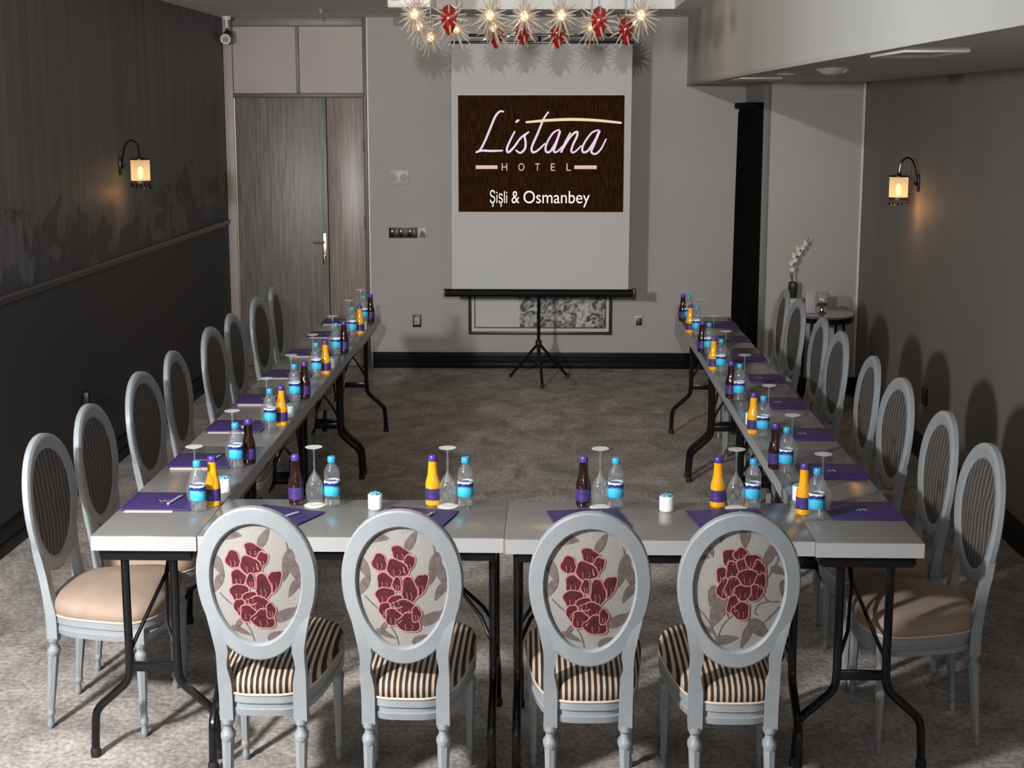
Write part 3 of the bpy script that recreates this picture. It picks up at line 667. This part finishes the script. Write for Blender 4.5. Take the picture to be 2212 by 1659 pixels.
# ------------------------------------------------------------------ table ware
def make_water(label, loc, group):
    b_ = thing('water_bottle', label, 'water bottle', loc, 0, group)
    MB().lathe([(.020, 0), (.0245, .004), (.0255, .012), (.0250, .036), (.0255, .038), (.0255, .088), (.0248, .092), (.0262, .104), (.0255, .116), (.021, .130), (.0125, .142), (.0105, .146), (.0105, .152)], n=20).build('bottle_body', 'water_clear', b_)
    MB().lathe([(.0259, .038), (.0260, .042), (.0260, .084), (.0259, .088)], n=24, cap=False).build('label_band', 'water_label', b_)
    MB().lathe([(.0125, .148), (.0135, .150), (.0135, .164), (.0115, .167)], n=16).build('cap', 'water_cap', b_)
    return b_
def make_juice(label, loc, group, m_, kind):
    b_ = thing(kind, label, 'juice bottle' if m_ == 'orange' else 'cola bottle', loc, 0, group)
    MB().lathe([(.021, 0), (.0245, .004), (.0250, .014), (.0245, .018), (.0242, .060), (.0250, .066), (.0238, .078), (.0200, .092), (.0165, .106), (.0152, .125), (.0140, .148)], n=20).build('bottle_body', m_, b_)
    MB().lathe([(.0251, .020), (.0252, .022), (.0252, .057), (.0251, .059)], n=24, cap=False).build('label_band', 'purple_label', b_)
    MB().lathe([(.0135, .146), (.0150, .149), (.0150, .162), (.0125, .167)], n=14, flute=.05).build('cap', 'purple_cap', b_)
    return b_
def make_glass(label, loc, group):
    g_ = thing('wine_glass', label, 'wine glass', loc, 0, group)
    MB().lathe([(.0235, .0025), (.0285, .022), (.0305, .045), (.0280, .068), (.0180, .090), (.0070, .106), (.0034, .116)], n=20, cap=False).build('bowl', 'glass', g_)
    MB().lathe([(.0034, .114), (.0030, .13), (.0030, .175), (.0045, .184)], n=10).build('stem', 'glass', g_)
    MB().lathe([(.0045, .184), (.016, .189), (.0285, .1925), (.0285, .194), (.010, .194)], n=22).build('foot', 'glass_foot', g_)
    return g_
def make_cup(label, loc, group):
    c_ = thing('white_cup', label, 'candle cup', loc, 0, group)
    MB().lathe([(.021, 0), (.0235, .003), (.0235, .047), (.0225, .050), (.021, .050), (.020, .044), (.005, .043)], n=20).build('cup_body', 'candle_white', c_)
    s_ = MB()
    for k in range(4): s_.sphere((.0105 * math.cos(k * 1.6), .0105 * math.sin(k * 1.6), .051), .0082, 8, 6, (1, 1, .8))
    s_.build('blue_filling', 'blue_sweet', c_)
    return c_
def make_folder(label, loc, rz, group, w_=.232, d_=.225, pen=True):
    f_ = thing('purple_folder', label, 'folder', loc, rz, group)
    MB().box(-w_ / 2, w_ / 2, -d_ / 2, d_ / 2, 0.0022, .006, .001).build('cover', 'folder', f_)
    MB().box(-w_ / 2 + .02, w_ * .26, -d_ / 2 - .016, d_ / 2 - .02, 0.0002, .002).build('paper', 'paper', f_, smooth=0)
    MB().box(-w_ / 2 + .005, -w_ / 2 + .012, -d_ / 2 + .005, d_ / 2 - .005, .006, .0068).build('spine_crease', 'folder_edge', f_, smooth=0)
    e = MB(); P = catmull([(-.014, .010), (-.004, -.012), (.004, .006), (.010, -.010), (.018, .008)], 4)
    e.tube([(x, y, .0064) for x, y in P], .0011, 5); e.build('emblem', 'emblem', f_)
    if pen:
        p_ = MB().tube([(.030, -.055, .0105), (.050, .055, .0105)], .0042, 8).build('pen', 'pen', f_)
        MB().tube([(.046, .032, .0150), (.050, .055, .0150)], .0014, 6).build('pen_clip', 'chrome', p_)
    return f_
def make_coaster(label, loc, group):
    o = MB().lathe([(.034, 0), (.0345, .0008), (.034, .0016)], n=20, ry=1.1).build('paper_coaster', 'coaster', loc=loc); return tag(o, label, 'coaster', group)

LWY = [4.784, 5.391, 6.080, 6.687, 7.327, 8.018, 8.700, 9.244]
RWY = [4.725, 5.362, 5.969, 6.747, 7.497, 8.083, 8.790, 9.300]
LFY = [4.885, 5.487, 6.112, 6.705, 7.375, 8.045, 8.72, 9.27]
RFY = [4.825, 5.370, 6.010, 6.680, 7.300, 7.950, 8.60, 9.20]
proto = {}
def put(kind, maker, label, loc, group, rz=0):
    if kind in proto: return dup(proto[kind], loc, rz, label, group)
    proto[kind] = maker(label, loc, group); return proto[kind]
for side, wall in (('L', 'charcoal'), ('R', 'taupe')):
    sg = 1 if side == 'L' else -1
    for i in range(8):
        Y = (LWY if side == 'L' else RWY)[i]
        wx, jx, gx, cx_ = (-1.138, -1.104, -1.166, -1.107) if side == 'L' else (.848, .818, .880, .833)
        place = 'on the %s wall tables, %s from the floral chairs' % (wall, ORD[i])
        put('water', make_water, 'blue capped water bottle ' + place, (wx, Y, TH), 'water bottles on the %s wall tables' % wall)
        n_ = ORD[i // 2]
        pl2 = 'on the %s wall tables, %s from the floral chairs' % (wall, n_)
        if i % 2 == 0:
            put('orange', lambda l, p, g: make_juice(l, p, g, 'orange', 'orange_juice_bottle'), 'orange juice bottle ' + pl2, (jx, Y + .066, TH), 'orange juice bottles on the %s wall tables' % wall)
            put('cup', make_cup, 'white cup with blue filling ' + pl2, (cx_, Y + .245, TH), 'white cups on the %s wall tables' % wall)
        else:
            put('cola', lambda l, p, g: make_juice(l, p, g, 'cola', 'cola_bottle'), 'dark cola bottle ' + pl2, (jx, Y + .066, TH), 'cola bottles on the %s wall tables' % wall)
        put('glass', make_glass, 'upturned wine glass ' + place, (gx, Y + .088, TH), 'wine glasses on the %s wall tables' % wall)
        fx = -1.279 if side == 'L' else 1.012
        fy = (LFY if side == 'L' else RFY)[i]
        key = 'folder' + side
        put(key, (lambda l, p, g: make_folder(l, p, 0, g, pen=True)) if side == 'L' else (lambda l, p, g: make_folder(l, p, PI, g, pen=False)), 'purple folder ' + place, (fx, fy, TH), 'purple folders on the %s wall tables' % wall, 0 if side == 'L' else PI)
FR = [('cola', -.835, -.771, -.712, -.795), ('orange', -.383, -.333, -.274, -.360), ('cola', .112, .166, .217, .100), ('orange', .552, .609, .664, .540)]
for i, (k, jx, gx, wx, fx) in enumerate(FR):
    who = 'on the cross tables, %s from the charcoal wall' % ORD[i]; who2 = 'on the cross tables, %s from the charcoal wall' % ORD[i // 2]
    y = 4.868
    put(k, None, ('orange juice bottle ' if k == 'orange' else 'dark cola bottle ') + who2, (jx, y + .01, TH), 'bottles on the cross tables')
    make_coaster('white paper coaster under a wine glass ' + who, (gx, y - .008, TH), 'paper coasters on the cross tables')
    put('glass', None, 'upturned wine glass ' + who, (gx, y, TH + .0017), 'wine glasses on the cross tables')
    put('water', None, 'blue capped water bottle ' + who, (wx, y - .012, TH), 'water bottles on the cross tables')
    a = (R(-22), R(-12), R(10), R(8))[i]
    fx, fy = ((-.872, 4.70), (-.428, 4.70), (.125, 4.70), (.572, 4.71))[i]
    tag(put('folderL', None, 'purple folder ' + who, (fx, fy, TH), 'purple folders on the cross tables', a), 'purple folder ' + who, 'folder')
for i, x in enumerate((-.567, .381)):
    put('cup', None, 'white cup with blue filling on the cross tables, %s from the charcoal wall' % ORD[i], (x, 4.822, TH), 'white cups on the cross tables')

# ------------------------------------------------------------------ wall lamps
def sconce(label, x, y, z, sg, power):
    """sg: +1 arm reaches to +x"""
    s_ = thing('wall_lamp', label, 'wall lamp', (x, y, z)); k = .70
    MB().box(min(0, sg * .012), max(0, sg * .012), -.024, .024, -.06, .045, .004).lathe([(.02, -.012), (.024, 0), (.02, .012)], (sg * .014, 0, -.01), 12).build('wall_plate', 'black_metal', s_)
    P = catmull([(sg * .015, 0, -.02), (sg * .022, 0, .06), (sg * .04, 0, .118), (sg * .075, 0, .142), (sg * .108, 0, .118), (sg * .118, 0, .07), (sg * .120, 0, .045)], 5)
    MB().tube(P, .006).build('gooseneck_arm', 'black_metal', s_)
    cx_ = sg * .120
    MB().lathe([(.060, .028), (.060, .036), (.012, .042), (.010, .055)], (cx_, 0, 0), 20).build('top_cap', 'black_metal', s_)
    sh = MB().lathe([(.055, -.060), (.055, .060)], n=24, cap=False).build('shade', 'sconce_shade', s_, loc=(cx_, 0, -.032))
    MB().lathe([(.057, -.108), (.057, -.092)], (cx_, 0, 0), 24, cap=False).build('lower_band', mat('dark_bronze', (.06, .045, .02), .4), s_)
    MB().sphere((cx_, 0, -.048), .017, 12, 8, (1, 1, 2.2)).build('bulb', 'sconce_bulb', s_)
    fr = MB()
    for j in range(14):
        a = 2 * PI * j / 14; fr.tube([(cx_ + .056 * math.cos(a), .056 * math.sin(a), -.106), (cx_ + .056 * math.cos(a), .056 * math.sin(a), -.130)], .0035, 5)
        fr.sphere((cx_ + .056 * math.cos(a), .056 * math.sin(a), -.132), .006, 6, 5)
    fr = fr.build('bead_fringe', 'black_metal', s_); fr['kind'] = 'stuff'
    l = bpy.data.lights.new('sconce_bulb', 'POINT'); l.energy = power; l.color = (1, .50, .20); l.shadow_soft_size = .03
    lo = bpy.data.objects.new('sconce_bulb', l); COL.objects.link(lo); lo.location = (x + cx_, y, z - .165)
    return s_
sconce('lit lantern wall lamp on a gooseneck, on the charcoal wall', XL, 9.0, 1.705, 1, .5)
sconce('lit lantern wall lamp on a gooseneck, on the taupe wall', XR, 9.25, 1.60, -1, .8)

# ------------------------------------------------------------------ chandelier of glass stars in the tray recess
STARS = [(-.673, 7.7, 2.486, 0), (-.503, 7.7, 2.468, 1), (-.302, 7.7, 2.479, 0), (-.132, 7.7, 2.474, 0), (.05, 7.7, 2.478, 0), (.236, 7.7, 2.458, 1), (.44, 7.7, 2.478, 0), (-.702, 8.3, 2.462, 0), (-.505, 8.3, 2.445, 0), (-.309, 8.3, 2.455, 0), (-.149, 8.3, 2.445, 1), (.035, 8.3, 2.426, 1), (.214, 8.3, 2.454, 0), (.395, 8.3, 2.444, 1), (-.68, 8.8, 2.426, 0), (-.309, 8.8, 2.445, 1), (.46, 8.8, 2.5, 0)]
ch = thing('star_chandelier', 'chandelier of clear and red glass starbursts under the tray ceiling', 'chandelier', (-.12, 8.25, RZ))
MB().box(-.72, .72, -.72, .72, -.035, -.001, .004).build('ceiling_plate', mat('cream_plate', (.70, .66, .52), .35), ch)
def star_mesh(red, seed):
    rnd = random.Random(seed); m_ = MB(); N_ = 36
    for i in range(N_):
        z = 1 - 2 * (i + .5) / N_; a = i * 2.39996 + rnd.uniform(-.2, .2); q = math.sqrt(1 - z * z)
        d_ = Vector((q * math.cos(a) * .85, q * math.sin(a), z)); Lg = rnd.uniform(.082, .118) * (1.12 if z < -.4 else 1)
        m_.tube([d_ * .016, d_ * Lg * .55, d_ * Lg], [.0065, .0055, .0015], 5)
    return m_
for i, (x, y, z, red) in enumerate(STARS):
    lx, ly, lz = x + .12, y - 8.25, z - RZ
    if red:
        st = MB().lathe([(.008, .062), (.030, .048), (.042, .012), (.038, -.03), (.022, -.062), (.006, -.085)], n=14).build('red_globe', 'star_red', ch, loc=(lx, ly, lz))
        m_ = MB()
        for k in range(26):
            z_ = .75 - 1.7 * (k + .5) / 26; a = k * 2.39996; q_ = math.sqrt(max(.05, 1 - z_ * z_)); d_ = Vector((.85 * q_ * math.cos(a), q_ * math.sin(a), z_)); m_.tube([d_ * .04, d_ * .075, d_ * .112], [.006, .0052, .0015], 5)
        g_ = m_.build('glass_spikes', 'star_glass', st); g_['kind'] = 'stuff'
    else:
        st = star_mesh(red, i).build('star_globe', 'star_glass', ch, loc=(lx, ly, lz)); st['kind'] = 'stuff'
        MB().sphere((0, 0, .0), .019, 10, 8, (1, 1, 1.35)).build('bulb', 'bulb', st)
    MB().tube([(0, 0, .03), (.003, 0, -lz * .5), (0, 0, -lz - .03)], .0032, 6).build('cord', 'metal_plate', st)
for (x, y, e_) in ((-.5, 9.4, 2.2), (0, 9.2, 1.2), (.35, 9.2, 1.0)):
    l = bpy.data.lights.new('star_bulbs', 'POINT'); l.energy = e_; l.color = (1, .74, .42); l.shadow_soft_size = .05
    lo = bpy.data.objects.new('star_bulbs', l); COL.objects.link(lo); lo.location = (x, y, 2.78)

# ------------------------------------------------------------------ projector, camera, ceiling fittings
p = thing('ceiling_projector', 'white projector hung from the ceiling beside the star chandelier', 'projector', (-.885, 9.9, 2.648))
MB().box(-.135, .135, -.16, .16, 0, .085, .010).build('case', 'white_plastic', p)
MB().lathe([(.02, .085), (.02, .10), (.012, .10), (.012, RZ - 2.648)], (0, .02, 0), 12).build('ceiling_pole', 'grey_plastic', p)
MB().box(-.105, -.06, -.1615, -.159, .04, .075, .002).build('intake_grille', 'grey_plastic', p)
for k, x in enumerate((-.018, .012, .022, .032, .046, .058, .068)):
    MB().box(x, x + (.006, .006, .008, .012, .005, .005, .008)[k], -.1612, -.159, .018, .028).build('port', 'black_plastic', p, smooth=0)
MB().lathe([(.026, 0), (.026, .02), (.022, .022)], n=16).build('lens', 'black_plastic', p).matrix_local = Matrix.Translation((.04, .16, .045)) @ Matrix.Rotation(R(-90), 4, 'X')

c_ = thing('security_camera', 'small white security camera high in the door corner', 'camera', (-2.455, 11.80, ZC))
MB().lathe([(.032, -.03), (.036, -.001)], n=16).lathe([(.012, -.09), (.014, -.03)], n=10).build('mount', 'white_plastic', c_)
MB().lathe([(.03, 0), (.036, .02), (.036, .10), (.03, .12)], n=16).build('housing', 'black_plastic', c_).matrix_local = Matrix.Translation((.0, -.05, -.165)) @ Matrix.Rotation(R(-72), 4, 'X')
MB().lathe([(.040, -.006), (.040, .008), (.024, .008), (.024, -.006)], n=16).build('front_ring', 'white_plastic', c_).matrix_local = Matrix.Translation((.0, -.058, -.172)) @ Matrix.Rotation(R(-72), 4, 'X')
MB().tube([(0, 0, -.08), (0, -.01, -.15)], .010).build('bracket_arm', 'black_plastic', c_)
o = MB().lathe([(.028, -.004), (.030, 0)], n=16).lathe([(.010, -.03), (.014, -.004)], n=8).lathe([(.004, -.04), (.016, -.034), (.010, -.03)], n=8).build('fire_sprinkler', 'metal_plate', loc=(-1.62, 11.0, ZC)); tag(o, 'small metal fire sprinkler on the ceiling above the door', 'sprinkler')

def round_lamp(label, x, y, r_, h_):
    o = thing('round_ceiling_lamp', label, 'ceiling lamp', (x, y, SZ + .004)); 
    MB().lathe([(r_, -.012), (r_, 0)], n=28, ry=1.35).build('rim', 'white_plastic', o)
    MB().lathe([(r_ * .3, -h_), (r_ * .62, -h_ * .8), (r_ * .97, -.012)], n=28, ry=1.35).build('shade_bowl', mat('opal_glass_' + 'a', (.62, .60, .60), .3), o)
round_lamp('round opal lamp under the soffit, the larger one', 1.285, 7.15, .078, .035)
round_lamp('round opal lamp under the soffit, the smaller flatter one', 1.225, 8.15, .060, .016)
for lb, x0, x1, y0, y1 in (('square white panel light under the soffit, nearer the floral chairs', 1.09, 1.295, 4.86, 5.36), ('square white panel light under the soffit, nearer the curtain', 1.085, 1.325, 8.95, 9.40)):
    o = thing('square_panel_light', lb, 'ceiling lamp', ((x0 + x1) / 2, (y0 + y1) / 2, SZ + .004)); a, b_ = (x1 - x0) / 2, (y1 - y0) / 2
    MB().box(-a, a, -b_, -b_ + .02, -.018, 0, .002).box(-a, a, b_ - .02, b_, -.018, 0, .002).box(-a, -a + .015, -b_ + .018, b_ - .018, -.018, 0, .002).box(a - .015, a, -b_ + .018, b_ - .018, -.018, 0, .002).build('frame', 'white_plastic', o)
    MB().box(-a + .012, a - .012, -b_ + .015, b_ - .015, -.010, -.002).build('diffuser', 'soffit_under', o, smooth=0)

# ------------------------------------------------------------------ curtain, plinth with orchid, round side table
cu = thing('black_curtain', 'black pleated curtain hanging beside the corner pier', 'curtain', (CX, 11.42, 0))
rows = []
for z, spread, amp in ((.02, .54, .030), (.6, .515, .028), (1.4, .49, .024), (2.0, .475, .018), (2.03, .472, .010)):
    front = [( -.05 - amp * math.cos(j * PI / 2.0), -spread + 2 * spread * j / 48 + (.0 if j % 2 else .004), z) for j in range(49)]
    rows.append(front + [(-.012, p_[1], z) for p_ in reversed(front)])
MB().rings(rows).build('drape', 'curtain', cu, smooth=60)
MB().box(-.095, -.004, -.50, .50, 2.03, 2.075, .01).build('heading_rail', 'curtain', cu)

pl = thing('cream_plinth', 'cream plinth under the black orchid vase', 'plinth', (1.712, 10.78, 0))
MB().box(-.045, .045, -.06, .06, .04, .68, .004).build('shaft', 'plinth', pl)
MB().box(-.058, .058, -.08, .08, .68, .717, .006).box(-.058, .058, -.08, .08, 0, .04, .006).build('moulding', 'plinth', pl)
v = thing('orchid_vase', 'black vase with a pale orchid branch on the plinth', 'vase', (1.712, 10.78, .717))
MB().lathe([(.026, 0), (.030, .004), (.036, .07), (.034, .105), (.024, .112), (.020, .10)], n=10, flute=.06).build('pot', 'vase', v)
br = MB(); P = catmull([(0, 0, .08), (-.006, 0, .16), (.004, 0, .24), (.03, 0, .31), (.075, 0, .375), (.105, 0, .425)], 5)
br.tube(P, [.004] * (len(P) - 6) + [.0035, .003, .0028, .0025, .002, .0015]).tube(catmull([(0, 0, .1), (-.02, .0, .17), (-.012, 0, .22)], 4), .003).build('branch', 'stem', v)
rnd = random.Random(4)
for k, (x, z) in enumerate(((-.012, .20), (-.020, .245), (.004, .265), (-.004, .30), (.030, .315), (.022, .345), (.055, .352), (.072, .385))):
    fl = MB()
    for j in range(5):
        a = 2 * PI * j / 5 + k; r_ = .022; c0 = Vector((x, -.008, z)); d_ = Vector((math.cos(a) * .75, -.3, math.sin(a))); n_ = Vector((-math.sin(a), 0, math.cos(a)))
        fl.add([c0, c0 + d_ * r_ * .6 + n_ * .008, c0 + d_ * r_ * 1.1, c0 + d_ * r_ * .6 - n_ * .008, c0 + Vector((0, .004, 0)), c0 + d_ * r_ * .6 + Vector((0, .004, 0))], [(0, 1, 2, 3), (4, 3, 2, 5), (4, 5, 2, 1), (0, 3, 4), (0, 4, 1)])
    fl.build('orchid_flower', 'petal_white', v, smooth=0)

rt = thing('round_side_table', 'round smoked glass side table by the corner pier', 'table', (1.872, 10.40, 0))
MB().lathe([(.185, .640), (.200, .646), (.200, .655), (.196, .660)], n=40, ry=1.4).build('glass_top', 'mirror_grey', rt)
MB().lathe([(.190, .612), (.196, .612), (.196, .640), (.190, .640)], n=40, ry=1.4).build('rim_band', 'black_metal', rt)
for a in (R(45), R(135), R(225), R(315)):
    MB().tube([(.15 * math.cos(a), .2 * math.sin(a), .64), (.165 * math.cos(a), .22 * math.sin(a), .003)], [.010, .007], 8).build('leg', 'black_metal', rt)
MB().lathe([(.10, .20), (.105, .205), (.10, .21)], n=24, ry=1.4).build('lower_ring', 'black_metal', rt)
g_ = thing('glass_globe_bowl', 'round glass bowl on a metal foot on the side table', 'bowl', (1.850, 10.38, .660))
MB().lathe([(.030, 0), (.034, .004), (.014, .018), (.012, .03), (.022, .036)], n=16).build('metal_foot', 'chrome', g_)
MB().lathe([(.010, .034), (.036, .042), (.056, .068), (.060, .095), (.052, .125), (.040, .142)], n=22, cap=False).build('bowl', 'globe', g_)
MB().lathe([(.008, .040), (.032, .046), (.040, .058), (.026, .072), (.004, .076)], n=14, flute=.08).build('filling', 'black_metal', g_)
o = MB().box(-.033, .033, -.006, .006, 0, .14, .002).build('lilac_card', 'lilac_card', loc=(1.768, 10.36, .662)); o.rotation_euler = (R(-6), 0, 0); tag(o, 'pale lilac card standing on the round side table', 'card')
